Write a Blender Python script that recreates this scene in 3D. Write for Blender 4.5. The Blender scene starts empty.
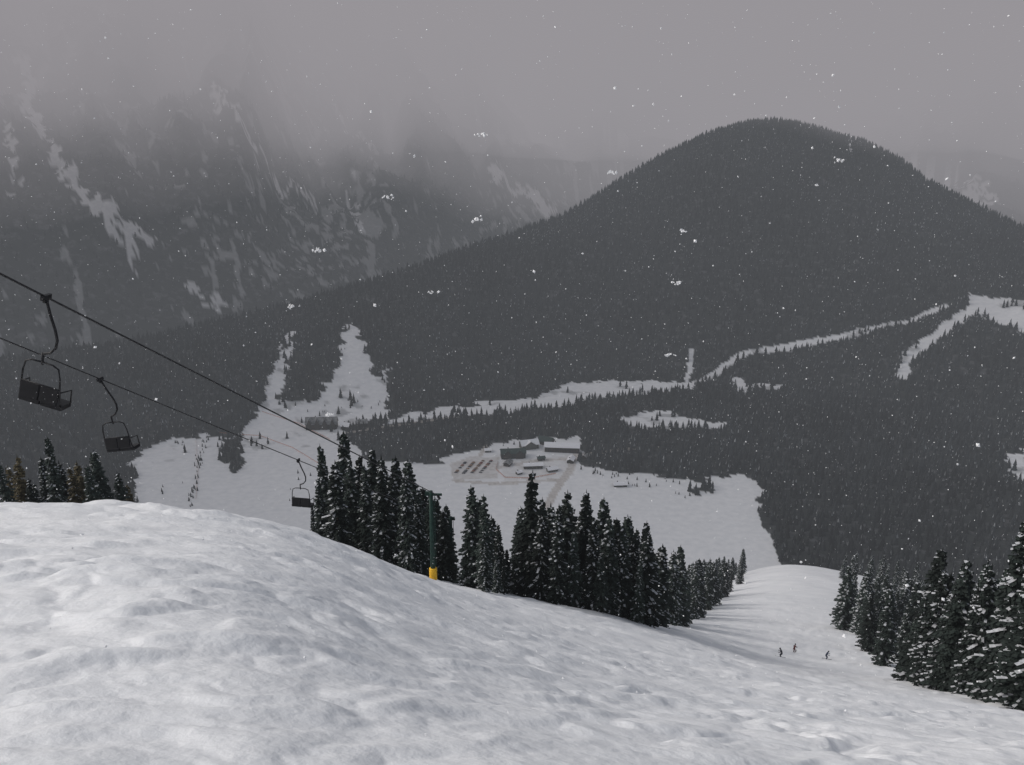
import bpy, math, random
import numpy as np
from mathutils import Vector, Matrix

random.seed(7)
rng = np.random.default_rng(11)
scene = bpy.context.scene
PITCH = math.radians(17.4)
CP, SP = math.cos(PITCH), math.sin(PITCH)
F = 900.0
EYE = 1.7
FLOOR = -450.0

# ------------------------------------------------------------ survey helpers
def ray(px, py):
    u = (px - 512.0) / F
    v = (382.5 - py) / F
    return u, CP + v * SP, v * CP - SP

def bearing(px, py):
    x, y, z = ray(px, py)
    return math.atan2(x, y), -z / math.hypot(x, y)

# ------------------------------------------------------------ noise
def _hash(ix, iy, seed):
    h = (ix * 374761393 + iy * 668265263 + seed * 974634777) & 0xffffffff
    h = ((h ^ (h >> 13)) * 1274126177) & 0xffffffff
    h = h ^ (h >> 16)
    return (h & 0xffffff) / float(0xffffff)

def vnoise(x, y, seed=0):
    x = np.asarray(x, float); y = np.asarray(y, float)
    fx = np.floor(x); fy = np.floor(y)
    ix = fx.astype(np.int64); iy = fy.astype(np.int64)
    tx = x - fx; ty = y - fy
    tx = tx*tx*tx*(tx*(tx*6-15)+10); ty = ty*ty*ty*(ty*(ty*6-15)+10)
    a = _hash(ix, iy, seed); b = _hash(ix+1, iy, seed)
    c = _hash(ix, iy+1, seed); d = _hash(ix+1, iy+1, seed)
    return (a*(1-tx)+b*tx)*(1-ty) + (c*(1-tx)+d*tx)*ty

def fbm(x, y, octv=4, seed=0):
    s = 0; amp = 1; tot = 0
    for i in range(octv):
        s = s + amp * vnoise(x*2**i + 13.7*i, y*2**i - 7.3*i, seed+i)
        tot += amp; amp *= 0.5
    return s / tot * 2 - 1

def sstep(a, b, x):
    t = np.clip((x - a) / (b - a), 0, 1)
    return t*t*(3-2*t)

def smax(a, b, k):
    h = np.clip(0.5 + 0.5*(a-b)/k, 0, 1)
    return b*(1-h) + a*h + k*h*(1-h)

# ------------------------------------------------------------ near slope (thin-plate fit of fall-line gradient)
CTRL = [
 (0,765,5.0),(0,620,10.5),(0,560,17),(0,530,27),(0,508,44),(0,520,80),(0,545,140),(0,590,300),(0,620,900),
 (150,765,4.7),(150,600,10.5),(150,540,24),(150,511,48),(150,522,90),(150,548,140),(150,595,350),(150,620,900),
 (300,765,4.5),(300,640,8.8),(300,575,18),(300,548,32),(300,531,58),(300,540,95),(300,560,150),(300,600,400),(300,620,900),
 (400,765,4.7),(400,660,9.5),(400,600,25),(400,571,72),(400,572,100),(400,590,200),(400,618,800),
 (512,765,4.9),(512,690,9.5),(512,640,25),(512,612,60),(512,597,92),(512,601,150),(512,610,300),(512,620,800),
 (640,765,5.7),(640,700,14),(640,660,40),(640,621,112),(640,617,200),(640,608,400),(640,612,800),
 (790,765,7.5),(790,720,14),(790,690,40),(790,675,80),(790,660,140),(790,640,185),(790,620,240),(790,600,310),(790,580,420),(790,565,560),(790,576,690),(790,600,880),
 (900,765,9),(900,725,22),(900,700,60),(900,682,105),(900,655,190),(900,620,320),(900,590,500),(900,610,880),
 (1023,765,10.5),(1023,735,28),(1023,720,55),(1023,710,85),(1023,690,140),(1023,655,250),(1023,620,500),(1023,620,900),
]
TH_S = 3.0
_pts = []; _val = []
for px, py, r in CTRL:
    th, q = bearing(px, py)
    _pts.append((th*TH_S, math.log(r))); _val.append(q - EYE/r)
for th, g in ((-0.62, .34), (-0.3, .38), (0.0, .46), (0.3, .53), (0.62, .5)):
    _pts.append((th*TH_S, math.log(1.0))); _val.append(g)
_P = np.array(_pts); _V = np.array(_val); _n = len(_P)
def _U(d2):
    return np.where(d2 > 1e-12, 0.5*d2*np.log(np.maximum(d2, 1e-12)), 0)
_K = _U(((_P[:,None]-_P[None])**2).sum(-1)) + np.eye(_n)*0.004
_L = np.zeros((_n+3, _n+3)); _L[:_n,:_n] = _K
_L[:_n,_n] = 1; _L[:_n,_n+1:] = _P; _L[_n,:_n] = 1; _L[_n+1:,:_n] = _P.T
_W = np.linalg.solve(_L, np.concatenate([_V, np.zeros(3)]))

def tps(th, r):
    a = np.clip(th, -0.66, 0.66)*TH_S; b = np.log(np.clip(r, 1.0, 900))
    a = a.ravel(); b = b.ravel(); out = np.empty(a.shape)
    for i in range(0, len(a), 60000):
        aa = a[i:i+60000]; bb = b[i:i+60000]
        d2 = (aa[:,None]-_P[None,:,0])**2 + (bb[:,None]-_P[None,:,1])**2
        out[i:i+60000] = _U(d2) @ _W[:_n] + _W[_n] + _W[_n+1]*aa + _W[_n+2]*bb
    return out

def relief(x, y, r):
    f = 1 - sstep(140, 450, r)
    wx = x + 0.6*fbm(x/1.6, y/1.6, 3, 50); wy = y + 0.6*fbm(x/1.6, y/1.6, 3, 60)
    # wind skews the ripples across the fall line
    ux = wx*.94 + wy*.34; uy = -wx*.34 + wy*.94
    def bil(sx, sy, seed): return np.sqrt(fbm(ux/sx, uy/sy, 2, seed)**2 + .004)*2
    patch = .55 + 1.0*vnoise(x/5, y/4, 70)
    big = 0.18*fbm(wx/9, wy/6, 2, 3)*sstep(3, 20, r)
    a = .030*bil(.62, .36, 15)*(1-sstep(9, 24, r))
    b = .074*bil(1.35, .78, 8)*(1-sstep(30, 80, r))
    c = .125*bil(2.9, 1.6, 18)*sstep(6, 16, r)
    d = .26*bil(6.0, 3.6, 28)*sstep(22, 60, r)
    return (big + (a + b + c)*patch + d)*f + 2.0*fbm(x/60, y/60, 3, 31)*sstep(150, 400, r)

def zA(th, r):
    g = tps(th, r).reshape(th.shape)
    at = np.abs(th)
    w = np.where(at < 0.8, 1.0, np.cos(np.clip((at-0.8)*1.0, 0, 2.3)))
    w = np.maximum(w, -0.6)
    x = r*np.sin(th); y = r*np.cos(th)
    return -EYE - g*r*w + relief(x, y, r) - 0.12

# ------------------------------------------------------------ valley, far hill, mountains
RIDGE = [(-150,365,1650,1250),(0,355,1650,1230),(100,343,1660,1230),(200,321,1680,1230),(300,297,1720,1260),
 (370,277,1800,1300),(440,255,1900,1350),(520,228,2050,1430),(560,213,2150,1460),(600,190,2260,1480),
 (640,165,2350,1490),(680,146,2430,1500),(715,130,2510,1500),(745,121,2580,1500),(775,118,2600,1500),(805,122,2600,1500),(835,131,2580,1490),
 (860,137,2560,1480),(900,158,2500,1460),(925,177,2450,1450),(960,192,2400,1450),(1024,225,2300,1450),(1150,275,2150,1450)]
r_th = np.array([bearing(a,b)[0] for a,b,c,d in RIDGE])
r_z = np.array([-bearing(a,b)[1]*c for a,b,c,d in RIDGE]) - 9
r_R = np.array([c for a,b,c,d in RIDGE], float)
r_B = np.array([d for a,b,c,d in RIDGE], float)
MTN = [(-150,1850,.66),(0,1900,.66),(100,1950,.66),(250,2050,.62),(350,2200,.54),(430,2500,.44),(520,2950,.38),(620,3300,.34),(760,3500,.34),(900,3200,.36),(1024,3000,.38),(1150,2900,.4)]
m_th = np.array([bearing(a,250)[0] for a,b,c in MTN])
m_R = np.array([b for a,b,c in MTN], float); m_s = np.array([c for a,b,c in MTN])

def zB(th, r):
    x = r*np.sin(th); y = r*np.cos(th)
    zr = np.interp(th, r_th, r_z); Rr = np.interp(th, r_th, r_R); Rb = np.interp(th, r_th, r_B)
    s = (r-Rb)/(Rr-Rb)
    f = np.sin(np.clip(s, 0, 1)*math.pi/2)**1.35
    floor = FLOOR + 2.5*fbm(x/180, y/180, 3, 77)
    hill = floor + (zr-FLOOR)*f
    hill = hill + 52*fbm(x/260, y/260, 4, 90)*np.clip(s,0,1)*np.clip(1.2-s,0,1)
    back = zr - (r-Rr)*0.42
    hill = np.where(s > 1, np.maximum(back, -520), hill)
    Rc = np.interp(th, m_th, m_R); sc = np.interp(th, m_th, m_s)
    t = np.maximum(r-Rc, 0)
    spur = 1-np.abs(fbm(th*9+0.4*fbm(x/400,y/400,2,5), r/1500, 4, 120))*2
    crag = 1-np.abs(fbm(x/190, y/190, 4, 140))*2
    mt = -480 + sc*t + (spur*150-60)*sstep(0, 600, t) + 50*crag*sstep(0, 500, t)
    mt = np.minimum(mt, 1000 + 100*fbm(x/500, y/500, 3, 4))
    mt = np.where(r > Rc, mt, -520)
    return smax(hill, mt, 12.0), (mt > hill)

def H(th, r):
    th = np.asarray(th, float); r = np.asarray(r, float)
    b, _ = zB(th, r)
    out = b.copy()
    m = r < 1000
    if m.any():
        out[m] = smax(zA(th[m], r[m]), b[m], 4.0)
    return out

def Hxy(x, y):
    x = np.atleast_1d(np.asarray(x, float)); y = np.atleast_1d(np.asarray(y, float))
    return H(np.arctan2(x, y), np.hypot(x, y))

_rr = np.concatenate([np.linspace(700, 2800, 1400), np.linspace(2805, 6500, 500)])
def sight(px, py):
    """where a line of sight meets the valley terrain -> world x,y,z"""
    th, q = bearing(px, py)
    b, _ = zB(np.full(_rr.shape, th), _rr)
    k = np.argmax(-q*_rr <= b)
    if -q*_rr[k] > b[k]: k = len(_rr)-1
    r = _rr[k]
    return (r*math.sin(th), r*math.cos(th), float(b[k]))

def on_slope(px, r):
    """world spot on the near slope, bearing px, horizontal range r"""
    u = (px-512)/F; th = u
    for _ in range(5):
        z = float(H(np.array([th]), np.array([float(r)]))[0])
        y = r*math.cos(th)
        th = math.asin(max(-.9, min(.9, u*(y*CP - z*SP)/r)))
    z = float(H(np.array([th]), np.array([float(r)]))[0])
    return (r*math.sin(th), r*math.cos(th), z)

# ------------------------------------------------------------ clearings (world-space outlines)
def W(poly): return np.array([sight(*p)[:2] for p in poly])
CLEAR = [W(p) for p in [
 [(134,452),(170,441),(215,436),(247,431),(300,436),(345,432),(352,446),(375,462),(440,462),(462,452),(500,444),(545,437),(579,437),(584,466),(640,474),(700,480),(738,474),(769,489),(756,512),(774,552),(782,575),(700,640),(500,640),(138,640)],
 [(236,437),(258,415),(263,392),(278,362),(289,331),(296,331),(290,362),(281,398),(296,404),(322,396),(336,368),(348,323),(356,324),(362,338),(367,352),(374,384),(386,366),(390,418),(346,426),(345,440),(236,440)],
 [(385,420),(440,408),(480,403),(536,398),(558,388),(572,381),(610,380),(685,383),(700,388),(640,393),(560,406),(440,419),(385,424)],
 [(617,419),(645,412),(668,409),(682,418),(732,423),(726,430),(680,428),(640,427)],
 [(964,299),(1000,296),(1030,303),(1060,320),(1030,336),(996,325),(985,314),(970,312)],
 [(1008,458),(1030,446),(1030,482),(1015,480)],
 [(732,380),(748,378),(750,396),(736,392)],
 [(750,384),(786,384),(784,388),(750,388)],
 [(186,281),(200,290),(222,298),(232,312),(208,304),(192,292)],
 [(484,174),(520,188),(556,208),(545,215),(520,196),(492,180)],
]]
ISLE = [W(p) for p in [
 [(222,436),(240,434),(244,455),(238,472),(228,474),(222,458)],
 [(684,487),(714,484),(716,493),(688,495)],
 [(600,438),(640,440),(640,470),(586,466),(582,445)],
 [(304,372),(318,352),(326,368),(314,392),(302,392)],
]]
def L(pts, w):
    return (np.array([sight(*p)[:2] for p in pts]), w)
TRACKS = [
 L([(684,388),(706,379),(722,367),(745,353),(790,347),(850,335),(915,320),(945,306)], 7.5),
 L([(686,385),(692,350)], 5),
 L([(902,376),(906,358),(935,336),(966,314)], 10),
 L([(24,60),(30,110),(58,160),(92,205),(128,240)], 12),
 L([(128,222),(132,262)], 6),
 L([(90,200),(150,240)], 8),
 L([(8,120),(20,190)], 7),
 L([(212,85),(250,145),(310,195)], 7),
 L([(335,105),(372,150)], 8),
 L([(350,190),(362,230)], 6),
 L([(845,150),(905,163),(960,186),(1018,216)], 8),
 L([(925,178),(990,205)], 12),
 L([(600,131),(650,140)], 9),
]
DIRT = [W(p) for p in [
 [(450,464),(470,457),(500,457),(498,479),(453,480)],
 [(500,461),(578,455),(574,476),(505,482)],
]]
DIRT_A = [.45, .22]
DROADS = [L([(577,452),(570,470),(556,490),(540,520)], 5), L([(498,468),(530,462),(577,458)], 4), L([(345,433),(400,425),(462,416)], 3.5), L([(577,455),(640,448)], 3), L([(455,481),(500,484),(560,480)], 4), L([(480,456),(486,446)], 3)]

def inpoly(x, y, P):
    ins = np.zeros(x.shape, bool)
    n = len(P); j = n-1
    for i in range(n):
        xi, yi = P[i]; xj, yj = P[j]
        c = ((yi > y) != (yj > y)) & (x < (xj-xi)*(y-yi)/((yj-yi) if yj != yi else 1e-9) + xi)
        ins ^= c; j = i
    return ins

def dline(x, y, P):
    d = np.full(x.shape, 1e9)
    for i in range(len(P)-1):
        a = P[i]; b = P[i+1]; ab = b-a; l2 = max(float(ab@ab), 1e-6)
        t = np.clip(((x-a[0])*ab[0] + (y-a[1])*ab[1])/l2, 0, 1)
        d = np.minimum(d, np.hypot(x-a[0]-t*ab[0], y-a[1]-t*ab[1]))
    return d

def clearing(x, y, jig=1.0):
    """1 where open snow lies in the valley / far slopes"""
    r = np.hypot(x, y)
    j = np.clip(r/1100, .6, 2.4)*jig
    n1 = fbm(x/18, y/18, 4, 200); n2 = fbm(x/18, y/18, 4, 210)
    x2 = x + 12*j*n1; y2 = y + 18*j*n2
    c = np.zeros(x.shape, bool)
    for P in CLEAR: c |= inpoly(x2, y2, P)
    for P in ISLE: c &= ~inpoly(x2, y2, P)
    for k, (P, w) in enumerate(TRACKS):
        if k < 3: c |= dline(x+6*n1, y+6*n2, P) < w*(0.6+0.8*vnoise(x/60, y/60, 9))
        else: c |= dline(x2, y2, P) < w*(0.5+0.9*vnoise(x/60, y/60, 9))
    return c

def gullies(x, y, th, r):
    """thin avalanche chutes and snowy ledges on the big mountain"""
    wob = .02*fbm(r/120, th*6, 3, 350)
    n = fbm((th+wob)*85, r/300, 3, 320)
    patch = vnoise(x/330, y/330, 333)
    ledge = fbm(x/22, y/22, 3, 610) + .8*(vnoise(x/240, y/240, 612)-.5)
    return (((n + .45*fbm(x/30, y/30, 3, 300) + .30*(patch-.5)) > .50) | (ledge > .60)) & (th < .12)

# ------------------------------------------------------------ materials
def newmat(name):
    m = bpy.data.materials.new(name); m.use_nodes = True
    nt = m.node_tree; nt.nodes.clear()
    out = nt.nodes.new('ShaderNodeOutputMaterial')
    return m, nt, out
def pmat(name, col, rough=.6, var=.25, scale=3.0, metal=0.0, perobj=False, attr=None):
    m, nt, out = newmat(name)
    b = nt.nodes.new('ShaderNodeBsdfPrincipled')
    if attr:
        src = None
        a = nt.nodes.new('ShaderNodeAttribute'); a.attribute_name = attr
        vm = nt.nodes.new('ShaderNodeVectorMath'); vm.operation = 'SCALE'; vm.inputs[0].default_value = col
        nt.links.new(a.outputs['Fac'], vm.inputs['Scale']); src = vm.outputs[0]
    else:
        n = nt.nodes.new('ShaderNodeTexNoise'); n.inputs['Scale'].default_value = scale; n.inputs['Detail'].default_value = 2
        tc = nt.nodes.new('ShaderNodeTexCoord'); nt.links.new(tc.outputs['Object'], n.inputs['Vector'])
        cr = nt.nodes.new('ShaderNodeValToRGB')
        cr.color_ramp.elements[0].position = .3; cr.color_ramp.elements[1].position = .7
        cr.color_ramp.elements[0].color = (*[c*(1-var) for c in col], 1)
        cr.color_ramp.elements[1].color = (*[min(1, c*(1+var)) for c in col], 1)
        nt.links.new(n.outputs['Fac'], cr.inputs['Fac'])
        src = cr.outputs['Color']
    if perobj:
        oi = nt.nodes.new('ShaderNodeObjectInfo')
        mr = nt.nodes.new('ShaderNodeMapRange'); mr.inputs['To Min'].default_value = .55; mr.inputs['To Max'].default_value = 1.6
        nt.links.new(oi.outputs['Random'], mr.inputs['Value'])
        vm = nt.nodes.new('ShaderNodeVectorMath'); vm.operation = 'SCALE'
        nt.links.new(src, vm.inputs[0]); nt.links.new(mr.outputs[0], vm.inputs['Scale']); src = vm.outputs[0]
    nt.links.new(src, b.inputs['Base Color'])
    b.inputs['Roughness'].default_value = rough; b.inputs['Metallic'].default_value = metal
    b.inputs['Specular IOR Level'].default_value = .2
    nt.links.new(b.outputs['BSDF'], out.inputs['Surface'])
    return m

M_needle = pmat('spruce_needles', (.022,.030,.026), .8, .45, 1.3, perobj=True)
M_needle_ol = pmat('larch_brown_needles', (.085,.07,.04), .8, .4, 1.3, perobj=True)
M_far = pmat('spruce_needles_far', (.020,.023,.025), .9, attr='tone')
M_bark = pmat('bark', (.05,.04,.032), .9, .3, 6)
M_tsnow = pmat('snow_on_branches', (.50,.51,.53), .8, .2, 4)
M_fsnow = pmat('snow_on_far_branches', (.20,.205,.21), .8, attr='tone')
M_flake = pmat('snowflake', (.9,.9,.9), .8, .03, 4)
M_dark = pmat('black_painted_steel', (.018,.018,.02), .5, .2, 8)
M_seat = pmat('black_vinyl', (.012,.012,.014), .55, .2, 8)
M_green = pmat('green_painted_steel', (.015,.04,.032), .5, .25, 3)
M_yellow = pmat('yellow_padding', (.75,.43,.03), .6, .15, 4)
M_rope = pmat('steel_rope', (.03,.03,.032), .6, .2, 20)
M_roofsnow = pmat('roof_snow', (.8,.8,.82), .8, .05, 1)
M_wall = pmat('dark_timber_wall', (.05,.042,.036), .8, .3, 2)
M_wall2 = pmat('grey_siding', (.11,.11,.10), .8, .2, 2)
M_greyroof = pmat('patchy_snow_shingles', (.22,.22,.22), .8, .5, .25)
M_greenroof = pmat('dark_green_roof', (.03,.05,.045), .7, .25, 1)
M_glass = pmat('window_glass', (.03,.035,.04), .15, .2, 1)
M_orange = pmat('orange_net', (.6,.2,.09), .7, .15, 5)
M_car = [pmat('car_paint_red', (.26,.06,.04), .35, .1, 2), pmat('car_paint_grey', (.12,.12,.13), .35, .1, 2), pmat('car_paint_tan', (.32,.2,.12), .35, .1, 2), pmat('car_paint_dark', (.03,.03,.04), .35, .1, 2)]
M_tyre = pmat('tyre_rubber', (.02,.02,.02), .9, .1, 2)
M_jack = [pmat('ski_jacket_dark', (.02,.022,.03), .8, .2, 6), pmat('ski_jacket_red', (.07,.02,.02), .8, .2, 6), pmat('ski_jacket_blue', (.02,.03,.06), .8, .2, 6)]
M_skin = pmat('skin', (.5,.33,.25), .6, .05, 6)
M_ski = pmat('ski', (.05,.05,.06), .4, .2, 6)

# ground
def ground_material():
    m, nt, out = newmat('snow_and_forest_floor')
    N = nt.nodes.new; Lk = nt.links.new
    b = N('ShaderNodeBsdfPrincipled'); b.inputs['Roughness'].default_value = .75
    b.inputs['Specular IOR Level'].default_value = .2
    geo = N('ShaderNodeNewGeometry')
    ac = N('ShaderNodeAttribute'); ac.attribute_name = 'cover'
    ad = N('ShaderNodeAttribute'); ad.attribute_name = 'dirt'
    def noise(scale, det=5):
        n = N('ShaderNodeTexNoise'); n.inputs['Scale'].default_value = scale; n.inputs['Detail'].default_value = det
        Lk(geo.outputs['Position'], n.inputs['Vector']); return n
    def ramp(src, p0, c0, p1, c1):
        r = N('ShaderNodeValToRGB'); e = r.color_ramp.elements
        e[0].position = p0; e[0].color = (*c0, 1); e[1].position = p1; e[1].color = (*c1, 1)
        Lk(src, r.inputs['Fac']); return r
    def mix(f, a, c):
        x = N('ShaderNodeMix'); x.data_type = 'RGBA'
        Lk(f, x.inputs['Factor']); Lk(a, x.inputs['A']); Lk(c, x.inputs['B']); return x.outputs['Result']
    s1 = ramp(noise(.12, 5).outputs['Fac'], .3, (.76,.77,.785), .65, (.86,.863,.87))
    f1 = ramp(noise(.06, 5).outputs['Fac'], .52, (.020,.023,.022), .75, (.10,.10,.105))
    d1 = ramp(noise(.2, 4).outputs['Fac'], .3, (.30,.25,.21), .7, (.55,.51,.47))
    c = mix(ac.outputs['Fac'], f1.outputs['Color'], s1.outputs['Color'])
    c = mix(ad.outputs['Fac'], c, d1.outputs['Color'])
    Lk(c, b.inputs['Base Color'])
    bp = N('ShaderNodeBump'); bp.inputs['Strength'].default_value = .6; bp.inputs['Distance'].default_value = .06
    Lk(noise(5.0, 6).outputs['Fac'], bp.inputs['Height']); Lk(bp.outputs['Normal'], b.inputs['Normal'])
    Lk(b.outputs['BSDF'], out.inputs['Surface'])
    return m
M_ground = ground_material()

# ------------------------------------------------------------ terrain sheet
def np_mesh(name, V, Fq, mats, smooth=False, k=4, mi=None):
    me = bpy.data.meshes.new(name)
    me.vertices.add(len(V)); me.vertices.foreach_set('co', np.ascontiguousarray(V, dtype=np.float32).ravel())
    nf = len(Fq)
    me.loops.add(nf*k); me.loops.foreach_set('vertex_index', np.ascontiguousarray(Fq, dtype=np.int32).ravel())
    me.polygons.add(nf); me.polygons.foreach_set('loop_start', np.arange(0, nf*k, k, dtype=np.int32))
    me.polygons.foreach_set('loop_total', np.full(nf, k, dtype=np.int32))
    if smooth: me.polygons.foreach_set('use_smooth', np.ones(nf, bool))
    for m in mats: me.materials.append(m)
    if mi is not None: me.polygons.foreach_set('material_index', np.ascontiguousarray(mi, dtype=np.int32))
    me.update(calc_edges=True)
    return me

def link(ob):
    scene.collection.objects.link(ob); return ob

rads = [0.3]
while rads[-1] < 100: rads.append(rads[-1]*1.0095 + (0.012 if rads[-1] < 3 else 0))
while rads[-1] < 780: rads.append(rads[-1]*1.012)
while rads[-1] < 1900: rads.append(rads[-1]+5)
while rads[-1] < 3600: rads.append(rads[-1]+10)
while rads[-1] < 9500: rads.append(rads[-1]*1.03)
rads = np.array(rads)
dd = math.radians(35)
ths = np.concatenate([np.linspace(-math.pi, -dd, 50)[:-1], np.linspace(-dd, dd, 640), np.linspace(dd, math.pi, 50)[1:]])
TH, R = np.meshgrid(ths, rads)
th_f, r_f = TH.ravel(), R.ravel()
Z = H(th_f, r_f)
X = r_f*np.sin(th_f); Y = r_f*np.cos(th_f)
cover = np.ones(X.shape); dirt = np.zeros(X.shape)
far = (r_f > 760)
cl = clearing(X[far], Y[far])
_, ismt = zB(th_f[far], r_f[far])
gl = ismt & gullies(X[far], Y[far], th_f[far], r_f[far])
cover[far] = np.where(cl, np.where(ismt, .62, .90), np.where(gl, .24, 0.0))
dm = np.zeros(cl.shape)
for P, am in zip(DIRT, DIRT_A): dm = np.maximum(dm, inpoly(X[far], Y[far], P)*am*(.6+.8*vnoise(X[far]/9, Y[far]/9, 81)))
for P, w in DROADS: dm = np.maximum(dm, (dline(X[far], Y[far], P) < w)*.7)
brush = sstep(.18, .42, fbm(X[far]/26, Y[far]/26, 4, 260))
run = cl & (r_f[far] > 1180) & (~ismt)
cover[far] = np.where(run, cover[far]*(1-.40*brush), cover[far])
dirt[far] = np.clip(dm, 0, 1)
V = np.stack([X, Y, Z], 1)
nr, nc = R.shape
ii, jj = np.meshgrid(np.arange(nr-1), np.arange(nc-1), indexing='ij')
a = (ii*nc+jj).ravel()
Q = np.stack([a, a+1, a+nc+1, a+nc], 1)[:, ::-1]
me = np_mesh('snowy_terrain', V, Q, [M_ground], True)
for nm, arr in (('cover', cover), ('dirt', dirt)):
    at = me.attributes.new(nm, 'FLOAT', 'POINT'); at.data.foreach_set('value', arr.astype(np.float32))
if me.polygons[len(me.polygons)//2].normal.z < 0: me.flip_normals()
link(bpy.data.objects.new('snowy_ground', me))
print('terrain', len(V))

# ------------------------------------------------------------ mesh builder
class MB:
    def __init__(s): s.v = []; s.f = []; s.m = []
    def tube(s, pts, rad, n=8, mat=0, cap=True):
        pts = [Vector(p) for p in pts]
        if not isinstance(rad, (list, tuple)): rad = [rad]*len(pts)
        rings = []
        for i, p in enumerate(pts):
            d = (pts[min(i+1, len(pts)-1)] - pts[max(i-1, 0)]).normalized()
            ref = Vector((0,0,1)) if abs(d.z) < .9 else Vector((0,1,0))
            a = d.cross(ref).normalized(); b = d.cross(a).normalized()
            base = len(s.v)
            for k in range(n):
                t = 2*math.pi*k/n
                s.v.append(tuple(p + (a*math.cos(t)+b*math.sin(t))*rad[i]))
            rings.append(base)
        for i in range(len(rings)-1):
            for k in range(n):
                k2 = (k+1) % n
                s.f.append((rings[i]+k, rings[i]+k2, rings[i+1]+k2, rings[i+1]+k)); s.m.append(mat)
        if cap:
            s.f.append(tuple(rings[0]+k for k in range(n))[::-1]); s.m.append(mat)
            s.f.append(tuple(rings[-1]+k for k in range(n))); s.m.append(mat)
        return s
    def box(s, c, size, mat=0, rot=None, bev=0.0):
        c = Vector(c); hx, hy, hz = [d/2 for d in size]
        prof = []
        if bev > 0:
            for sx, sy in ((1,1),(-1,1),(-1,-1),(1,-1)):
                p1 = (sx*(hx-bev), sy*hy); p2 = (sx*hx, sy*(hy-bev))
                prof += ([p2, p1] if sx*sy > 0 else [p1, p2])
        else: prof = [(hx,hy),(-hx,hy),(-hx,-hy),(hx,-hy)]
        n = len(prof); base = len(s.v)
        for z in (-hz, hz):
            for x, y in prof:
                p = Vector((x, y, z))
                if rot: p = rot @ p
                s.v.append(tuple(c+p))
        for k in range(n):
            k2 = (k+1) % n
            s.f.append((base+k, base+k2, base+n+k2, base+n+k)); s.m.append(mat)
        s.f.append(tuple(base+k for k in range(n))[::-1]); s.m.append(mat)
        s.f.append(tuple(base+n+k for k in range(n))); s.m.append(mat)
        return s
    def poly(s, pts, mat=0):
        b = len(s.v); s.v += [tuple(p) for p in pts]; s.f.append(tuple(range(b, b+len(pts)))); s.m.append(mat); return s
    def mesh(s, name, mats, smooth=False):
        me = bpy.data.meshes.new(name); me.from_pydata(s.v, [], s.f)
        for m in mats: me.materials.append(m)
        me.polygons.foreach_set('material_index', s.m)
        if smooth: me.polygons.foreach_set('use_smooth', [True]*len(s.f))
        me.update(); return me
    def obj(s, name, mats, smooth=False, parent=None):
        o = link(bpy.data.objects.new(name, s.mesh(name, mats, smooth)))
        if parent: o.parent = parent
        return o
def empty(name, loc, rz=0):
    e = link(bpy.data.objects.new(name, None)); e.location = loc; e.rotation_euler = (0,0,rz); return e

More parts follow.
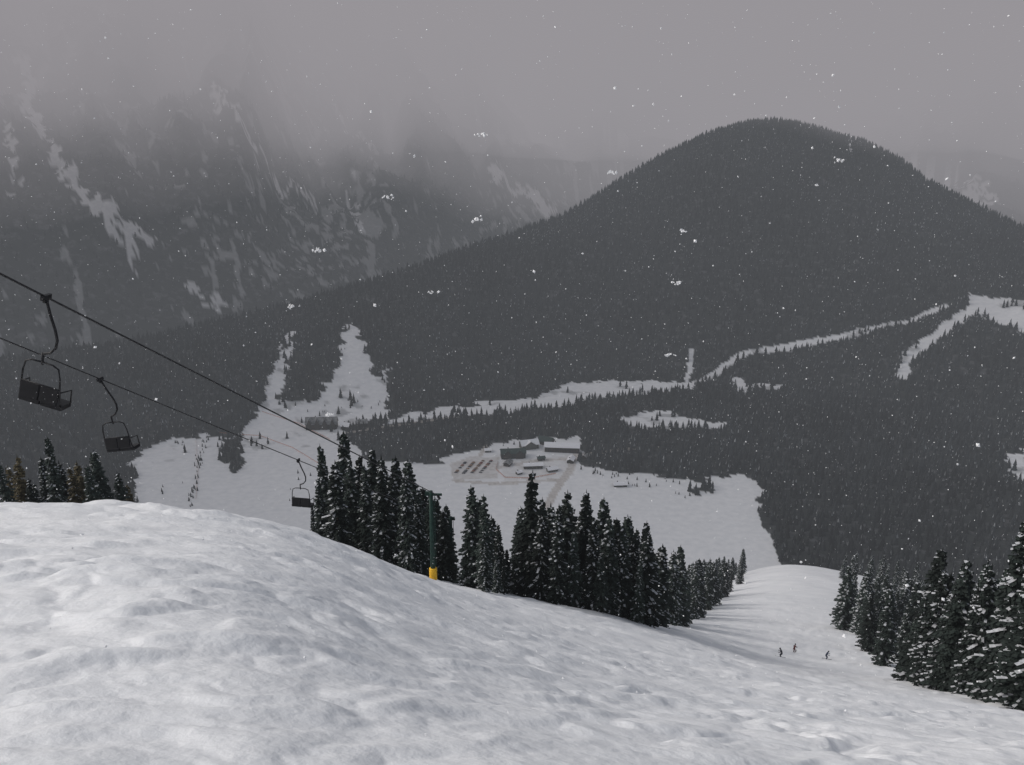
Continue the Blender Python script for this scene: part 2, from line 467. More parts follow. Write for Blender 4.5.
# ------------------------------------------------------------ spruce trees
def spruce(seed, hgt=14.0, snow=.3, width=.17, needle=None, thin=.10):
    rd = random.Random(seed); b = MB()
    b.tube([(0,0,-1.5),(0.02,0,hgt*.3),(rd.uniform(-.1,.1),rd.uniform(-.1,.1),hgt*.7),(0,0,hgt)], [hgt*.015,hgt*.012,hgt*.006,.01], 6, 1)
    z = hgt*.06
    R0 = hgt*width
    while z < hgt*.985:
        t = z/hgt
        prof = (1-t)**.85 * (1 if t > .12 else .75)
        n = rd.randint(6, 9) if t < .8 else rd.randint(4, 6)
        off = rd.uniform(0, 6.28)
        for k in range(n):
            if rd.random() < thin: continue
            ang = off + 6.283*k/n + rd.uniform(-.3, .3)
            ln = R0*prof*rd.uniform(.5, 1.3) + .15
            droop = rd.uniform(.25, .55)*(1-t*.6)
            dx, dy = math.cos(ang), math.sin(ang)
            seg = max(3, int(ln/.38)); snowy = rd.random() < snow*1.3
            for q in range(seg):
                u = (q+.7)/seg
                cx = dx*ln*u; cy = dy*ln*u
                cz = z + ln*(.10*u - droop*u*u) + rd.uniform(-.06,.06)
                tw = (.62-.38*u)*min(1, ln/1.3) + .12
                for sd in (-1, 1):
                    a2 = ang + sd*rd.uniform(.6, 1.15)
                    ex = cx+math.cos(a2)*tw; ey = cy+math.sin(a2)*tw
                    dz = -rd.uniform(.05,.35)*tw
                    wv = .16+.10*rd.random()
                    px, py = -math.sin(a2)*wv, math.cos(a2)*wv
                    b.poly([(cx-px*.5,cy-py*.5,cz),(cx+px*.5,cy+py*.5,cz),(ex+px,ey+py,cz+dz-.08),(ex-px*.6,ey-py*.6,cz+dz-rd.uniform(.05,.28))], 0)
                b.poly([(cx-dx*.22,cy-dy*.22,cz+.02),(cx+dx*.26,cy+dy*.26,cz-.02),(cx+dx*.14+rd.uniform(-.1,.1),cy+dy*.14,cz-.22-.3*rd.random()),(cx-dx*.14,cy-dy*.14+rd.uniform(-.1,.1),cz-.18-.25*rd.random())], 0)
                if snowy and rd.random() < .75 and u > .25:
                    w = rd.uniform(.10,.24)*min(1.0, .5+ln/2); l = rd.uniform(.14,.34)
                    nx, ny = -dy*w, dx*w; zz = cz+.07
                    b.poly([(cx-dx*l-nx*.6,cy-dy*l-ny*.6,zz+.03),(cx+dx*l*.9-nx,cy+dy*l*.9-ny,zz-.10*l-.06),(cx+dx*l+nx*.7,cy+dy*l+ny*.7,zz-.12),(cx-dx*l*.8+nx,cy-dy*l*.8+ny,zz)], 2)
            b.poly([(dx*ln*.8-dy*.12, dy*ln*.8+dx*.12, z+ln*(.08-droop*.64)), (dx*ln*.8+dy*.12, dy*ln*.8-dx*.12, z+ln*(.08-droop*.64)), (dx*ln*1.1, dy*ln*1.1, z+ln*(.1-droop*1.15))], 0)
        z += hgt*rd.uniform(.022,.036)*(1.15-t*.35)
    for k in range(5):
        an = 1.3*k
        b.poly([(math.cos(an)*.1, math.sin(an)*.1, hgt*.96),(math.cos(an+2)*.1, math.sin(an+2)*.1, hgt*.965),(0,0,hgt+.25)], 0)
    return b.mesh('spruce_mesh', [needle or M_needle, M_bark, M_tsnow])

SPR = [spruce(1,14,.36,.16), spruce(2,14,.25,.135,None,.2), spruce(3,14,.46,.17), spruce(4,14,.20,.15,None,.18), spruce(5,14,.32,.12)]
SPR_SNOWY = [spruce(11,14,.7,.16), spruce(12,14,.6,.15)]
SPR_OL = [spruce(21,14,.15,.17,M_needle_ol,.3), spruce(22,14,.25,.15,None,.2), spruce(23,14,.2,.14,M_needle_ol,.3)]

def tree_at(px, r, h, meshes=SPR, rd=random):
    p = on_slope(px, r)
    o = link(bpy.data.objects.new('spruce_tree', rd.choice(meshes)))
    o.location = p; s = h/14
    ws = s*rd.uniform(.78, 1.15)
    o.scale = (ws, ws, s); o.rotation_euler = (rd.uniform(-.03,.03), rd.uniform(-.03,.03), rd.uniform(0, 6.28))

K1 = 1.20
for px, r, h in [(322,104,8),(330,108,12.5),(338,100,10),(348,112,14.8),(353,105,12),(362,115,14.5),(368,103,11),(376,112,14.5),(383,98,11.5),(386,118,14),(394,104,11),(402,112,14.5),(408,96,11.5),(414,108,13.5),(421,98,10),(424,118,13),(431,106,11),(440,112,11),(446,102,9),(449,120,11),(330,122,12),(345,128,13.5),(360,132,13),(378,130,14),(398,130,13),(412,128,13),(428,130,12),(316,112,6),(340,116,12),(371,124,12.5),(390,124,13),(447,130,10)]:
    tree_at(px, r, h*K1*random.uniform(.9, 1.06))
for px, r, h in [(474,96,12.5),(480,104,12),(487,93,11.5),(484,112,11),(493,100,9.5),(500,98,8.5),(507,104,6),(470,112,12),(478,120,12),(490,118,10),(497,88,4),(503,92,4.5),(485,86,6.5)]:
    tree_at(px, r, h*1.08)
for px, r, h in [(522,108,12),(528,100,13.8),(533,112,13.5),(540,98,11),(545,106,14.5),(551,115,13.5),(556,97,11.5),(563,104,13.8),(569,112,13),(574,98,10),(580,106,13.8),(586,113,13),(592,98,10.5),(597,104,13.5),(603,112,14.5),(609,100,11),(615,107,13.5),(621,101,11),(627,110,13),(633,104,11),(640,108,13.5),(645,102,10.5),(652,107,8.5),(655,118,12),(518,118,9),(526,124,12),(538,128,13),(548,130,13),(560,126,13),(572,130,13),(583,128,13),(594,126,13),(606,130,13),(618,126,13),(630,128,13),(642,124,13),(648,132,12),(660,130,12),(637,99,7),(600,97,7)]:
    tree_at(px, r, h*1.2*random.uniform(.86, 1.08))
rd = random.Random(5)
def edgeL(r): return np.interp(r, [115,220,430,560], [658,698,745,752])
def edgeR(r): return np.interp(r, [80,88,105,170,260,520], [1010,965,908,852,834,834])
for i in range(66):
    r = rd.uniform(135, 360); e = edgeL(r)
    tree_at(e - rd.random()**1.5*90, r, rd.uniform(12, 19), SPR+SPR_SNOWY, rd)
for px, r, h in [(1000,86,18.5),(1012,82,14),(985,88,13),(972,92,14),(1022,80,12),(1035,84,16),(1008,92,15),(960,94,12),(945,98,15),(935,101,12),(925,103,14),(915,106,11),(908,108,9),(950,104,15),(968,103,16),(990,98,15),(1020,96,15),(1050,90,16),(930,112,15),(978,110,15)]:
    tree_at(px, r, h*1.08, SPR+SPR_SNOWY[:1], rd)
for i in range(84):
    r = 108 + rd.random()**1.4*200; e = edgeR(r)
    tree_at(e + 3 + rd.random()*190, r, rd.uniform(13, 20), SPR+SPR_SNOWY, rd)
for px, r, h in [(14,128,10.5),(28,132,12),(22,140,12),(38,130,9),(55,130,12),(63,126,14),(70,134,12),(84,130,11),(88,136,12.5),(99,128,11),(108,131,13.5),(117,137,10),(129,129,10.5),(137,134,9.5),(-6,130,9),(46,136,9)]:
    tree_at(px, r, h*1.05, SPR_OL if px < 45 or 75 < px < 100 or px > 125 else SPR, rd)

# ------------------------------------------------------------ distant forest: one merged mesh of low-poly conifers
def fartree(seed, sn=.04):
    rd = random.Random(seed); v = []; f = []; m = []
    n = 6; L_ = 4
    for l in range(L_):
        z0 = .04 + l*.21; zt = min(1.0, z0+.42); rr = .18*(1-l/L_)**.8 + .03
        base = len(v); off = rd.uniform(0, 6)
        for k in range(n):
            a = off + 6.283*k/n; q = rr*rd.uniform(.6, 1.3)
            v.append((math.cos(a)*q, math.sin(a)*q, z0 - rd.uniform(0,.05)))
        v.append((rd.uniform(-.01,.01), rd.uniform(-.01,.01), zt))
        for k in range(n):
            f.append((base+k, base+(k+1) % n, base+n)); m.append(1 if rd.random() < sn else 0)
    for a in (0, 2.1, 4.2): v.append((math.cos(a)*.02, math.sin(a)*.02, -.1))
    v.append((0, 0, .3)); b = len(v)-4
    for i in range(3): f.append((b+i, b+(i+1) % 3, b+3)); m.append(2)
    return np.array(v), np.array(f), np.array(m)
FT = [fartree(40+i, s) for i, s in enumerate((.03,.05,.02,.08,.04,.03))]

def forest_mesh(name, pts, sizes, tone, near=None):
    Vs, Fs, Ms, Ts = [], [], [], []; off = 0
    var = rng.integers(0, len(FT), len(pts))
    for k, (v, f, m) in enumerate(FT):
        s = var == k; n = int(s.sum())
        if not n: continue
        a = rng.uniform(0, 6.283, n); c_, s_ = np.cos(a)[:,None], np.sin(a)[:,None]
        wd = rng.uniform(.85, 1.25, n)[:,None]
        sz = sizes[s][:,None]
        x = (v[None,:,0]*c_ - v[None,:,1]*s_)*sz*wd + pts[s][:,0:1]
        y = (v[None,:,0]*s_ + v[None,:,1]*c_)*sz*wd + pts[s][:,1:2]
        z = v[None,:,2]*sz + pts[s][:,2:3]
        Vs.append(np.stack([x,y,z], 2).reshape(-1,3))
        Fs.append((f[None] + (np.arange(n)*len(v))[:,None,None] + off).reshape(-1,3)); off += n*len(v)
        Ms.append(np.tile(m, n)); Ts.append(np.repeat(tone[s], len(f)))
    me = np_mesh(name, np.concatenate(Vs), np.concatenate(Fs), [M_far, M_fsnow, M_bark], False, 3, np.concatenate(Ms))
    at = me.attributes.new('tone', 'FLOAT', 'FACE'); at.data.foreach_set('value', np.concatenate(Ts).astype(np.float32))
    return link(bpy.data.objects.new(name, me))

def scatter(name, pts, sizes, mesh):
    n = len(pts)
    ang = rng.uniform(0, 2*math.pi, n); h = sizes/2**.5
    V = np.empty((n, 4, 3))
    for k in range(4):
        V[:,k,0] = pts[:,0] + h*np.cos(ang+k*math.pi/2)
        V[:,k,1] = pts[:,1] + h*np.sin(ang+k*math.pi/2)
        V[:,k,2] = pts[:,2]
    me = np_mesh(name, V.reshape(-1,3), np.arange(4*n).reshape(n,4), [M_bark])
    o = link(bpy.data.objects.new(name, me))
    o.instance_type = 'FACES'; o.use_instance_faces_scale = True
    o.show_instancer_for_render = False; o.show_instancer_for_viewport = False
    c = link(bpy.data.objects.new('conifer', mesh)); c.parent = o
    return o

def jgrid(x0, x1, y0, y1, s):
    gx, gy = np.meshgrid(np.arange(x0, x1, s), np.arange(y0, y1, s))
    gx = gx.ravel() + rng.uniform(-.48, .48, gx.size)*s; gy = gy.ravel() + rng.uniform(-.48, .48, gy.size)*s
    return gx, gy
gx, gy = jgrid(-1500, 1800, 760, 2700, 8.6)
r_ = np.hypot(gx, gy); t_ = np.arctan2(gx, gy)
_, mt_ = zB(t_, r_)
cl_ = clearing(gx, gy)
stray = cl_ & (r_ > 1180) & (fbm(gx/26, gy/26, 4, 260) > .26) & (rng.random(gx.size) < .4)
Rr_ = np.interp(t_, r_th, r_R)
k = (np.abs(t_) < .60) & (r_ > 800) & (r_ < Rr_+60) & (~mt_) & (((~cl_) & (rng.random(gx.size) < .95)) | stray)
gx1, gy1 = gx[k], gy[k]
gx, gy = jgrid(-2000, 2000, 1700, 3400, 18)
r_ = np.hypot(gx, gy); t_ = np.arctan2(gx, gy)
zz_, mt_ = zB(t_, r_)
k = (np.abs(t_) < .60) & mt_ & (~clearing(gx, gy)) & (~gullies(gx, gy, t_, r_)) & (zz_ < 60) & (rng.random(gx.size) < .8)
gx2, gy2 = gx[k], gy[k]
AX = np.concatenate([gx1, gx2]); AY = np.concatenate([gy1, gy2])
def line_pts(pts, n, jit):
    P = np.array([sight(*p)[:2] for p in pts]); t = rng.random(n)*(len(P)-1); i = t.astype(int); f = (t-i)[:,None]
    return P[i]*(1-f)+P[i+1]*f + rng.normal(0, jit, (n,2))
small = np.concatenate([line_pts([(207,432),(197,470),(190,508)], 60, 3.0), line_pts([(175,440),(180,446)], 6, 6),
    line_pts([(640,480),(700,497)], 14, 16), line_pts([(610,485),(640,486)], 8, 3), line_pts([(285,370),(340,345)], 30, 20), line_pts([(300,410),(380,405)], 14, 12),
    line_pts([(500,446),(540,441)], 10, 5), line_pts([(585,470),(640,478)], 14, 7), line_pts([(150,470),(180,500)], 5, 12), line_pts([(300,470),(300,500)], 5, 14)])
zz = Hxy(AX, AY)
tone = np.clip(1 + 1.1*fbm(AX/140, AY/140, 4, 500) + rng.normal(0, .28, len(AX)), .3, 2.4)
forest_mesh('distant_forest', np.stack([AX, AY, zz-.3], 1), rng.uniform(7, 17, len(AX)), tone)
forest_mesh('sapling_thicket', np.column_stack([small, Hxy(small[:,0], small[:,1])]), rng.uniform(2.5, 6, len(small)), np.ones(len(small)))
mx = []
for i in range(480):
    r = rd.uniform(180, 800); e = edgeL(r)
    if rd.random() < .45:
        px = e - rd.random()*200 - 2
        if px < 545 and r < 330: continue
    else: px = edgeR(r) + 3 + rd.random()*330
    mx.append(on_slope(px, r))
mx = np.array(mx); idx = rng.integers(0, 3, len(mx)); szm = rng.uniform(12, 19, len(mx))/14
for v in range(3):
    scatter('mountainside_forest', mx[idx==v], szm[idx==v], (SPR+SPR_SNOWY)[[0,5,2][v]])
print('forest', len(AX), len(mx))

# ------------------------------------------------------------ chairlift
ROPE_D = Vector((0.191, 1.0, -0.614))
def at_depth(px, py, yy):
    d = Vector(ray(px, py)); return d*(yy/d.y)
A1 = at_depth(46, 297, 32.0)
A2 = at_depth(100, 379, 44.0)
TOWER_Y = 82.0; TOWER2_Y = 108.0
def rope_pt(A, y):
    return A + ROPE_D*(y-A.y)
def rope_curve(A, y0, y1):
    return [rope_pt(A, y0+(y1-y0)*i/40) for i in range(41)]
MB().tube(rope_curve(A1, -10, TOWER_Y), .042, 6).obj('lift_cable', [M_rope], True)
MB().tube(rope_curve(A2, -10, TOWER2_Y), .034, 6).obj('lift_cable', [M_rope], True)

def chair(P, yaw, sway=0, sc=1.0):
    e = empty('chairlift_chair', P, yaw); e.rotation_euler = (0, sway, yaw); e.scale = (sc, sc, sc)
    MB().box((0,0,0), (.12,.5,.16), 0, None, .03).box((0,0,-.12), (.1,.2,.16), 0).obj('rope_grip', [M_dark], parent=e)
    MB().tube([(0,0,-.05),(.08,0,-.25),(.2,0,-.6),(.42,0,-1.1),(.52,0,-1.45),(.48,0,-1.75),(.28,0,-1.98),(0,0,-2.1)], .05, 8).obj('hanger_arm', [M_dark], True, e)
    f = MB()
    f.tube([(0,0,-2.05),(0,0,-2.5)], .045, 8)
    for s in (-1, 1):
        f.tube([(0,0,-2.4),(s*.42,0,-2.42),(s*.64,0,-2.52),(s*.72,-.02,-2.85),(s*.78,-.05,-3.75),(s*.78,.1,-4.0)], .034, 8)
        f.tube([(s*.78,-.05,-3.35),(s*.84,.5,-3.4),(s*.80,.55,-3.95)], .028, 8)
    f.tube([(-.76,-.05,-3.25),(.76,-.05,-3.25)], .028, 8)
    f.obj('chair_frame', [M_dark], True, e)
    rt = Matrix.Rotation(math.radians(-12), 3, 'X')
    b = MB()
    for s in (-1, 1): b.box((s*.375,-.08,-3.55), (.735,.09,.56), 0, rt, .03)
    b.obj('backrest', [M_seat], parent=e)
    b = MB()
    for s in (-1, 1): b.box((s*.43,.24,-3.95), (.85,.62,.16), 0, None, .05)
    b.obj('seat', [M_seat], parent=e)
yaw = -math.atan(.191)
chair(A1, yaw, .23, 1.06)
chair(A2, yaw, -.16, .98)
chair(rope_pt(A2, 66.0), yaw, .0)

def tower(name, P, side, pad):
    bx, by = P.x + side*.75, P.y
    tz = float(Hxy(bx, by)[0]); ht = P.z - tz
    tw = empty(name, (bx, by, tz))
    MB().tube([(0,0,-1),(0,0,ht+.5)], [.27,.2], 12).obj('pole', [M_green], True, tw)
    if pad: MB().tube([(0,0,.0),(0,0,.05),(0,0,1.3),(0,0,1.36)], [.36,.40,.40,.34], 14).obj('yellow_pad', [M_yellow], True, tw)
    cr = MB(); cr.box((-side*.25,0,ht+.12), (1.7,.2,.2), 0); cr.box((side*.3,0,ht+.3), (.5,.3,.25), 0)
    cr.obj('crossarm', [M_green], parent=tw)
    sh = MB()
    for k in range(-2, 3):
        c = Vector((-side*.75, k*.42, -.16 - .614*k*.42 + ht))
        sh.tube([c-Vector((.06,0,0)), c+Vector((.06,0,0))], .16, 12)
    sh.tube([(-side*.75+.12,-1,ht+.45),(-side*.75+.12,1,ht-.78)], .05, 6)
    sh.obj('sheave_wheels', [M_dark], parent=tw)
    ld = MB()
    for s in (-.16, .16): ld.tube([(.34,s,1.6),(.34,s,ht)], .02, 6)
    for k in range(int((ht-1.8)/.35)): ld.tube([(.34,-.16,1.8+k*.35),(.34,.16,1.8+k*.35)], .015, 5)
    ld.obj('ladder', [M_green], parent=tw)
tower('chairlift_tower', rope_pt(A1, TOWER_Y), -1, True)
tower('chairlift_tower', rope_pt(A2, TOWER2_Y), 1, False)

# ------------------------------------------------------------ skiers
def skier(px, r, yaw, jm, s=1.0):
    p = on_slope(px, r)
    z0 = float(Hxy(p[0], p[1])[0])
    e = empty('skier', (p[0], p[1], z0+.05), yaw)
    J = {'pel':(0,-.12,.80,.15),'sp':(0,-.02,1.02,.15),'ch':(0,.12,1.27,.17),'nk':(0,.2,1.46,.065),'hd':(0,.25,1.56,.085),'hd2':(0,.27,1.68,.10),
     'shL':(-.19,.14,1.36,.085),'elL':(-.33,.22,1.10,.06),'waL':(-.30,.50,1.08,.045),'haL':(-.29,.58,1.08,.05),
     'shR':(.19,.14,1.36,.085),'elR':(.33,.22,1.10,.06),'waR':(.30,.50,1.08,.045),'haR':(.29,.58,1.08,.05),
     'hiL':(-.11,-.1,.76,.12),'knL':(-.15,.22,.46,.08),'anL':(-.14,-.02,.1,.06),'ftL':(-.14,.16,.05,.055),
     'hiR':(.11,-.1,.76,.12),'knR':(.15,.22,.46,.08),'anR':(.14,-.02,.1,.06),'ftR':(.14,.16,.05,.055)}
    names = list(J); E = [('pel','sp'),('sp','ch'),('ch','nk'),('nk','hd'),('hd','hd2'),('ch','shL'),('shL','elL'),('elL','waL'),('waL','haL'),('ch','shR'),('shR','elR'),('elR','waR'),('waR','haR'),('pel','hiL'),('hiL','knL'),('knL','anL'),('anL','ftL'),('pel','hiR'),('hiR','knR'),('knR','anR'),('anR','ftR')]
    me = bpy.data.meshes.new('body'); me.from_pydata([J[n][:3] for n in names], [(names.index(a), names.index(b)) for a,b in E], [])
    o = link(bpy.data.objects.new('body', me)); o.parent = e
    me.materials.append(jm)
    o.modifiers.new('skin', 'SKIN')
    for i, n in enumerate(names):
        me.skin_vertices[0].data[i].radius = (J[n][3], J[n][3])
    me.skin_vertices[0].data[0].use_root = True
    sb = o.modifiers.new('sub', 'SUBSURF'); sb.levels = 1; sb.render_levels = 1
    h = MB()
    h.tube([(0,.27,1.60),(0,.27,1.66),(0,.27,1.74),(0,.27,1.79),(0,.27,1.81)], [.115,.13,.12,.075,.01], 12); h.obj('helmet', [M_dark], True, e)
    MB().box((0,.385,1.66), (.17,.05,.075), 0, None, .02).obj('goggles', [M_glass], parent=e)
    MB().box((0,.35,1.58), (.10,.06,.09), 0, None, .02).obj('face', [M_skin], parent=e)
    sk = MB()
    for sx in (-.14, .14):
        for a, b_ in (((-.75,.0),(.75,.0)), ((.75,.0),(.9,.06)), ((.9,.06),(.98,.14))):
            w = .045
            sk.poly([(sx-w,a[0],a[1]+.015),(sx+w,a[0],a[1]+.015),(sx+w,b_[0],b_[1]+.015),(sx-w,b_[0],b_[1]+.015)])
            sk.poly([(sx-w,a[0],a[1]),(sx-w,b_[0],b_[1]),(sx+w,b_[0],b_[1]),(sx+w,a[0],a[1])])
    sk.obj('skis', [M_ski], parent=e)
    pl = MB()
    for s_ in (-1, 1): pl.tube([(s_*.29,.60,1.16),(s_*.29,.55,1.0),(s_*.42,-.1,.18)], .012, 6)
    pl.obj('ski_poles', [M_ski], parent=e)
    e.scale = (s, s, s)
    return e
skier(781, 138, math.radians(70), M_jack[0])
skier(794, 158, math.radians(-40), M_jack[1])
skier(826, 154, math.radians(-110), M_jack[2])

# ------------------------------------------------------------ valley buildings
def lodge(name, px, py, Ln, Wd, hw, hr, yaw, wallm=M_wall, roofm=M_roofsnow, gables=0):
    x, y, z = sight(px, py)
    e = empty(name, (x, y, z-.4), yaw)
    b = MB()
    hx, hy = Ln/2, Wd/2
    b.box((0,0,hw/2), (Ln,Wd,hw))
    for s in (-1, 1): b.poly([(s*hx,-hy,hw),(s*hx,hy,hw),(s*hx,0,hw+hr)])
    b.obj('walls', [wallm], parent=e)
    rf = MB(); o = 1.0; t = .5
    sl = hr/hy
    for s in (-1, 1):
        a = [(-hx-o, s*(hy+o), hw-o*sl+.05), (hx+o, s*(hy+o), hw-o*sl+.05), (hx+o, 0, hw+hr+.05), (-hx-o, 0, hw+hr+.05)]
        up = [(p[0], p[1], p[2]+t) for p in a]
        rf.poly(up); rf.poly(a[::-1])
        for i in range(4):
            if i != 2: rf.poly([a[i], a[(i+1)%4], up[(i+1)%4], up[i]])
    for g in range(gables):
        gx0 = -hx + Ln*(g+.5)/gables; gw = Ln/gables*.36; gh = hr*.95
        for s in (-1, 1):
            rf.poly([(gx0, -hy-2.2, hw+gh+.3),(gx0+s*gw, -hy-2.2, hw-.6),(gx0+s*gw, 0, hw-.6),(gx0, 0, hw+gh+.3)])
    rf.obj('roof', [roofm], parent=e)
    if gables:
        gb = MB()
        for g in range(gables):
            gx0 = -hx + Ln*(g+.5)/gables; gw = Ln/gables*.36*.9; gh = hr*.85
            gb.poly([(gx0-gw,-hy-1.5,0),(gx0+gw,-hy-1.5,0),(gx0+gw,-hy-1.5,hw-.6),(gx0,-hy-1.5,hw+gh),(gx0-gw,-hy-1.5,hw-.6)])
        gb.obj('gable_fronts', [wallm], parent=e)
    wn = MB(); n = max(3, int(Ln/3.2))
    for i in range(n):
        xx = -hx + Ln*(i+.5)/n
        for s in (-1, 1):
            for lv in range(max(1, int(hw/3))):
                wn.box((xx, s*(hy+.03), 1.7+lv*3), (1.5,.08,1.3))
    wn.obj('windows', [M_glass], parent=e)
    MB().box((Ln*.18,-hy-.05,1.1), (1.6,.14,2.2)).obj('door', [M_wall2], parent=e)
    MB().box((-Ln*.2,Wd*.15,hw+hr), (1.2,1.2,2.4)).obj('chimney', [M_wall2], parent=e)
    return e
lodge('ski_lodge', 513, 457, 32, 14, 8, 4, .10, M_wall, M_greenroof, 2)
lodge('ski_lodge', 562, 451, 46, 14, 8, 4, -.10, M_wall, M_roofsnow)
lodge('ski_lodge', 529, 448, 24, 13, 7, 5, .3, M_wall2, M_roofsnow, 1)
lodge('ski_lodge', 546, 444, 20, 11, 6, 5, -.5, M_wall, M_greenroof)
lodge('maintenance_building', 533, 468, 24, 9, 5, 2, .1, M_wall, M_roofsnow)
lodge('maintenance_building', 508, 465, 12, 8, 4, 2, 1.2, M_wall, M_greyroof)
lodge('maintenance_building', 552, 471, 13, 8, 4, 2, .4, M_wall2, M_roofsnow)
lodge('maintenance_building', 571, 462, 14, 8, 4.5, 2, 1.3, M_wall, M_roofsnow)
lodge('maintenance_building', 620, 486, 16, 7, 3.5, 2, .1, M_wall, M_roofsnow)
lodge('lift_hut', 519, 474, 7, 5, 3.5, 1.5, .6, M_wall, M_roofsnow)
lodge('lift_hut', 541, 460, 9, 6, 4, 1.5, .3, M_wall, M_greenroof)
lodge('lift_hut', 488, 452, 8, 6, 3.5, 1.5, .1, M_wall, M_roofsnow)
lodge('lift_hut', 586, 458, 9, 6, 3.5, 1.5, .9, M_wall, M_greyroof)
lodge('day_lodge', 322, 428, 44, 14, 9, 8, .05, M_wall, M_greyroof, 4)
lodge('timber_cabin', 362, 426, 15, 9, 6, 4, .2, M_wall, M_greyroof)
lodge('timber_cabin', 346, 429, 12, 8, 6, 4, -.3, M_wall, M_roofsnow)

# cars
def carmesh(pm):
    b = MB()
    prof = [(-2.1,.35),(-2.15,.85),(-1.9,1.0),(-1.5,1.05),(-1.1,1.5),(.5,1.52),(1.1,1.02),(1.95,.9),(2.15,.7),(2.15,.35)]
    w = .88; n = len(prof); s0 = len(b.v)
    for s in (-1, 1):
        for x, z in prof: b.v.append((x, s*(w if z < 1.1 else w*.8), z))
    for k in range(n):
        k2 = (k+1) % n
        b.f.append((s0+k, s0+k2, s0+n+k2, s0+n+k)); b.m.append(1 if k in (3, 5) else 0)
    b.f.append(tuple(s0+k for k in range(n))); b.m.append(0); b.f.append(tuple(s0+n+k for k in range(n))[::-1]); b.m.append(0)
    for s in (-1, 1):
        b.poly([(-1.25,s*.87,1.08),(.85,s*.87,1.08),(.45,s*.76,1.42),(-1.02,s*.76,1.42)], 1)
        for x in (-1.35, 1.3): b.tube([(x, s*.7, .34),(x, s*.92, .34)], .34, 10, 2)
    return b.mesh('parked_car', [pm, M_glass, M_tyre])
CM = [carmesh(m) for m in M_car]
for row in range(4):
    p0 = np.array(sight(455+row*8.5, 474-row*.4)[:2]); p1 = np.array(sight(468+row*8.5, 460-row*.4)[:2])
    d = (p1-p0); ln = np.hypot(*d); n = int(min(ln, 46)/3.1); d = d/ln
    for i in range(n):
        if rd.random() < .3: continue
        q = p0 + d*i*3.1
        o = link(bpy.data.objects.new('parked_car', CM[rd.choice([0,1,2,2,1,3])]))
        o.location = (q[0], q[1], float(Hxy(q[0], q[1])[0])+.02)
        o.rotation_euler = (0, 0, math.atan2(d[1], d[0])+math.pi/2)

# safety netting
def fence(pts, n=60, h=1.7):
    P = np.array([sight(*p)[:2] for p in pts]); seg = np.r_[0, np.cumsum(np.hypot(*np.diff(P, axis=0).T))]
    t = np.linspace(0, seg[-1], n); X_ = np.interp(t, seg, P[:,0]); Y_ = np.interp(t, seg, P[:,1]); Z_ = Hxy(X_, Y_)
    b = MB()
    for i in range(n-1):
        for k in range(4):
            z0 = .25 + k*h/4
            b.poly([(X_[i],Y_[i],Z_[i]+z0),(X_[i+1],Y_[i+1],Z_[i+1]+z0),(X_[i+1],Y_[i+1],Z_[i+1]+z0+h/8),(X_[i],Y_[i],Z_[i]+z0+h/8)])
        b.tube([(X_[i],Y_[i],Z_[i]-.2),(X_[i],Y_[i],Z_[i]+h+.3)], .06, 5, 1)
    b.obj('orange_safety_fence', [M_orange, M_dark])
fence([(498,462),(496,470),(505,478),(530,479),(556,474)])
fence([(218,433),(260,436),(292,448),(322,466)], 70, 1.3)
fence([(262,412),(300,424),(330,440)], 50, 1.2)
fence([(196,438),(198,470),(196,500)], 40, 1.1)

# ------------------------------------------------------------ falling snow
fl_v = []; fl_f = []
def flake(c, r):
    b = len(fl_v); c = np.array(c)
    Rm = rng.normal(size=(3,3)); Rm, _ = np.linalg.qr(Rm)
    sc = rng.uniform(.6, 1.3, 3)
    for d in ((1,0,0),(-1,0,0),(0,1,0),(0,-1,0),(0,0,1),(0,0,-1)):
        fl_v.append(tuple(c + Rm @ (np.array(d)*sc*r)))
    for f in ((0,2,4),(2,1,4),(1,3,4),(3,0,4),(2,0,5),(1,2,5),(3,1,5),(0,3,5)): fl_f.append(tuple(b+i for i in f))
n = 18000
fx = rng.uniform(-17, 17, n); fy = rng.uniform(-3, 27, n); fz = rng.uniform(-15, 9, n)
ground = Hxy(fx, fy)
for i in range(n):
    if fz[i] < ground[i]+.1 or math.hypot(fx[i], fy[i]) < 3.5: continue
    flake((fx[i], fy[i], fz[i]), .0045 + .010*rng.random()**2)
for px, py, d in [(671,355,3.2),(676,283,4),(480,135,3.6),(318,250,3.8),(432,292,4.2),(293,306,4.6),(476,219,4.4),(684,232,5),(612,172,5),(388,197,5.4),(838,160,5),(330,415,6)]:
    c = np.array(ray(px, py))*d
    for j in range(9): flake(c + rng.normal(0, .006, 3)*np.array([2.2,1,.8])*d/4, rng.uniform(.4, 1)*.0021*d)
me = bpy.data.meshes.new('falling_snow'); me.from_pydata(fl_v, [], fl_f); me.materials.append(M_flake)
link(bpy.data.objects.new('falling_snow', me))

# ------------------------------------------------------------ haze and cloud (absorbing volumes, self-lit in place of scattering)
def glow_vol(name, dens, col):
    m, nt, out = newmat(name)
    a = nt.nodes.new('ShaderNodeVolumeAbsorption'); a.inputs['Color'].default_value = (0,0,0,1); a.inputs['Density'].default_value = dens
    e = nt.nodes.new('ShaderNodeEmission'); e.inputs['Color'].default_value = (*col, 1); e.inputs['Strength'].default_value = dens  # emission stands in for daylight scattered by the fog
    s = nt.nodes.new('ShaderNodeAddShader')
    nt.links.new(a.outputs[0], s.inputs[0]); nt.links.new(e.outputs[0], s.inputs[1]); nt.links.new(s.outputs[0], out.inputs['Volume'])
    return m
MB().box((0,1500,50), (15000,14000,1300)).obj('valley_haze', [glow_vol('haze', 1/7000, (.280,.293,.318))])  # haze brightness is its own glow, tinted by this colour

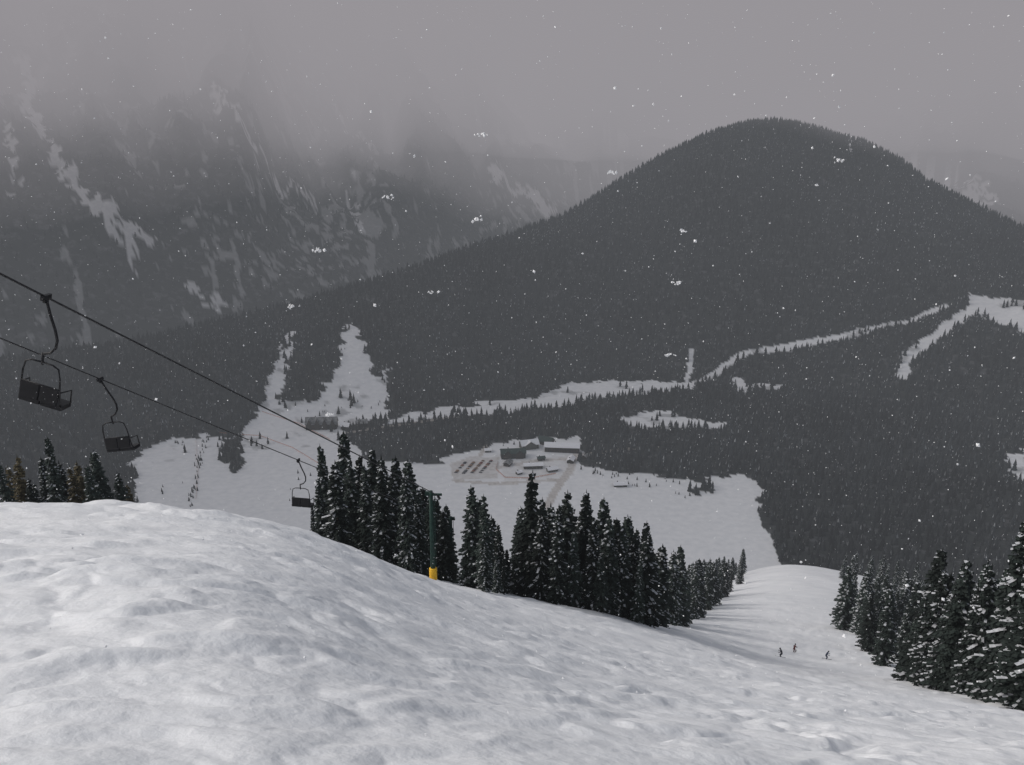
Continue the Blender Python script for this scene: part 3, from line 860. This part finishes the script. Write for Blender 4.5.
def cloud_deck(i, base, top, dens, amp, drop, sink):
    """cloud whose underside sinks steadily away from the pass, with ragged lobes around the compass"""
    thg = np.linspace(-1.15, 1.15, 150); rg = np.linspace(1100, 7500, 90)
    T_, R_ = np.meshgrid(thg, rg); th = T_.ravel(); r = R_.ravel()
    x = r*np.sin(th); y = r*np.cos(th)
    leftness = 1 - sstep(-.60, .12, th)
    rag = fbm(th*5, r/2600, 3, 400+i)
    lo = base + amp*rag - drop*leftness + (1-sstep(1100, 2600, r))*420
    lo = lo - sink*sstep(2300, 3300, r)
    hi = top + 0*lo
    lo = np.minimum(lo, hi-15)
    n = len(x); nc = len(thg); nr = len(rg)
    V = np.concatenate([np.stack([x,y,lo],1), np.stack([x,y,hi],1)])
    ii, jj = np.meshgrid(np.arange(nr-1), np.arange(nc-1), indexing='ij'); a = (ii*nc+jj).ravel()
    q = np.stack([a, a+1, a+nc+1, a+nc], 1)
    F_ = [q[:, ::-1], q+n]
    e = [np.arange(nc), np.arange(nc)+(nr-1)*nc, np.arange(nr)*nc, np.arange(nr)*nc+nc-1]
    for k, ed in enumerate(e):
        s = np.stack([ed[:-1], ed[1:], ed[1:]+n, ed[:-1]+n], 1)
        if k in (1, 2): s = s[:, ::-1]
        F_.append(s)
    me = np_mesh('cloud', V, np.concatenate(F_), [glow_vol('self_lit_cloud', dens, (.325,.300,.317))], False)  # cloud glows by itself; its scattered light is put into the colour
    link(bpy.data.objects.new('low_cloud', me))
cloud_deck(0, -90, 520, .00045, 120, 240, 450)
cloud_deck(1, 0, 525, .00060, 150, 230, 400)
cloud_deck(2, 90, 530, .00090, 170, 190, 300)

# ------------------------------------------------------------ light
w = bpy.data.worlds.new('World'); scene.world = w; w.use_nodes = True
nt = w.node_tree; nt.nodes.clear()
sky = nt.nodes.new('ShaderNodeTexSky'); sky.sky_type = 'NISHITA'; sky.sun_disc = False
SUN_EL, SUN_AZ = math.radians(35), math.radians(-84)
sky.sun_elevation = SUN_EL; sky.sun_rotation = SUN_AZ; sky.dust_density = 4; sky.air_density = 1.0
hs = nt.nodes.new('ShaderNodeHueSaturation'); hs.inputs['Saturation'].default_value = .42
bg = nt.nodes.new('ShaderNodeBackground'); bg.inputs['Strength'].default_value = .132
wo = nt.nodes.new('ShaderNodeOutputWorld')
nt.links.new(sky.outputs[0], hs.inputs['Color']); nt.links.new(hs.outputs[0], bg.inputs['Color']); nt.links.new(bg.outputs[0], wo.inputs['Surface'])
sd = bpy.data.lights.new('sun', 'SUN'); sd.energy = 1.25; sd.angle = math.radians(18); sd.color = (1,.975,.96)
so = link(bpy.data.objects.new('sun', sd))
dirv = Vector((math.sin(SUN_AZ)*math.cos(SUN_EL), math.cos(SUN_AZ)*math.cos(SUN_EL), math.sin(SUN_EL)))
so.rotation_euler = dirv.to_track_quat('Z', 'Y').to_euler()

cd = bpy.data.cameras.new('camera'); cd.sensor_width = 36; cd.lens = F/1024*36; cd.clip_start = .1; cd.clip_end = 30000
co = link(bpy.data.objects.new('camera', cd)); co.rotation_euler = (math.pi/2-PITCH, 0, 0)
scene.camera = co
scene.view_settings.view_transform = 'Standard'; scene.view_settings.look = 'None'; scene.view_settings.exposure = 0
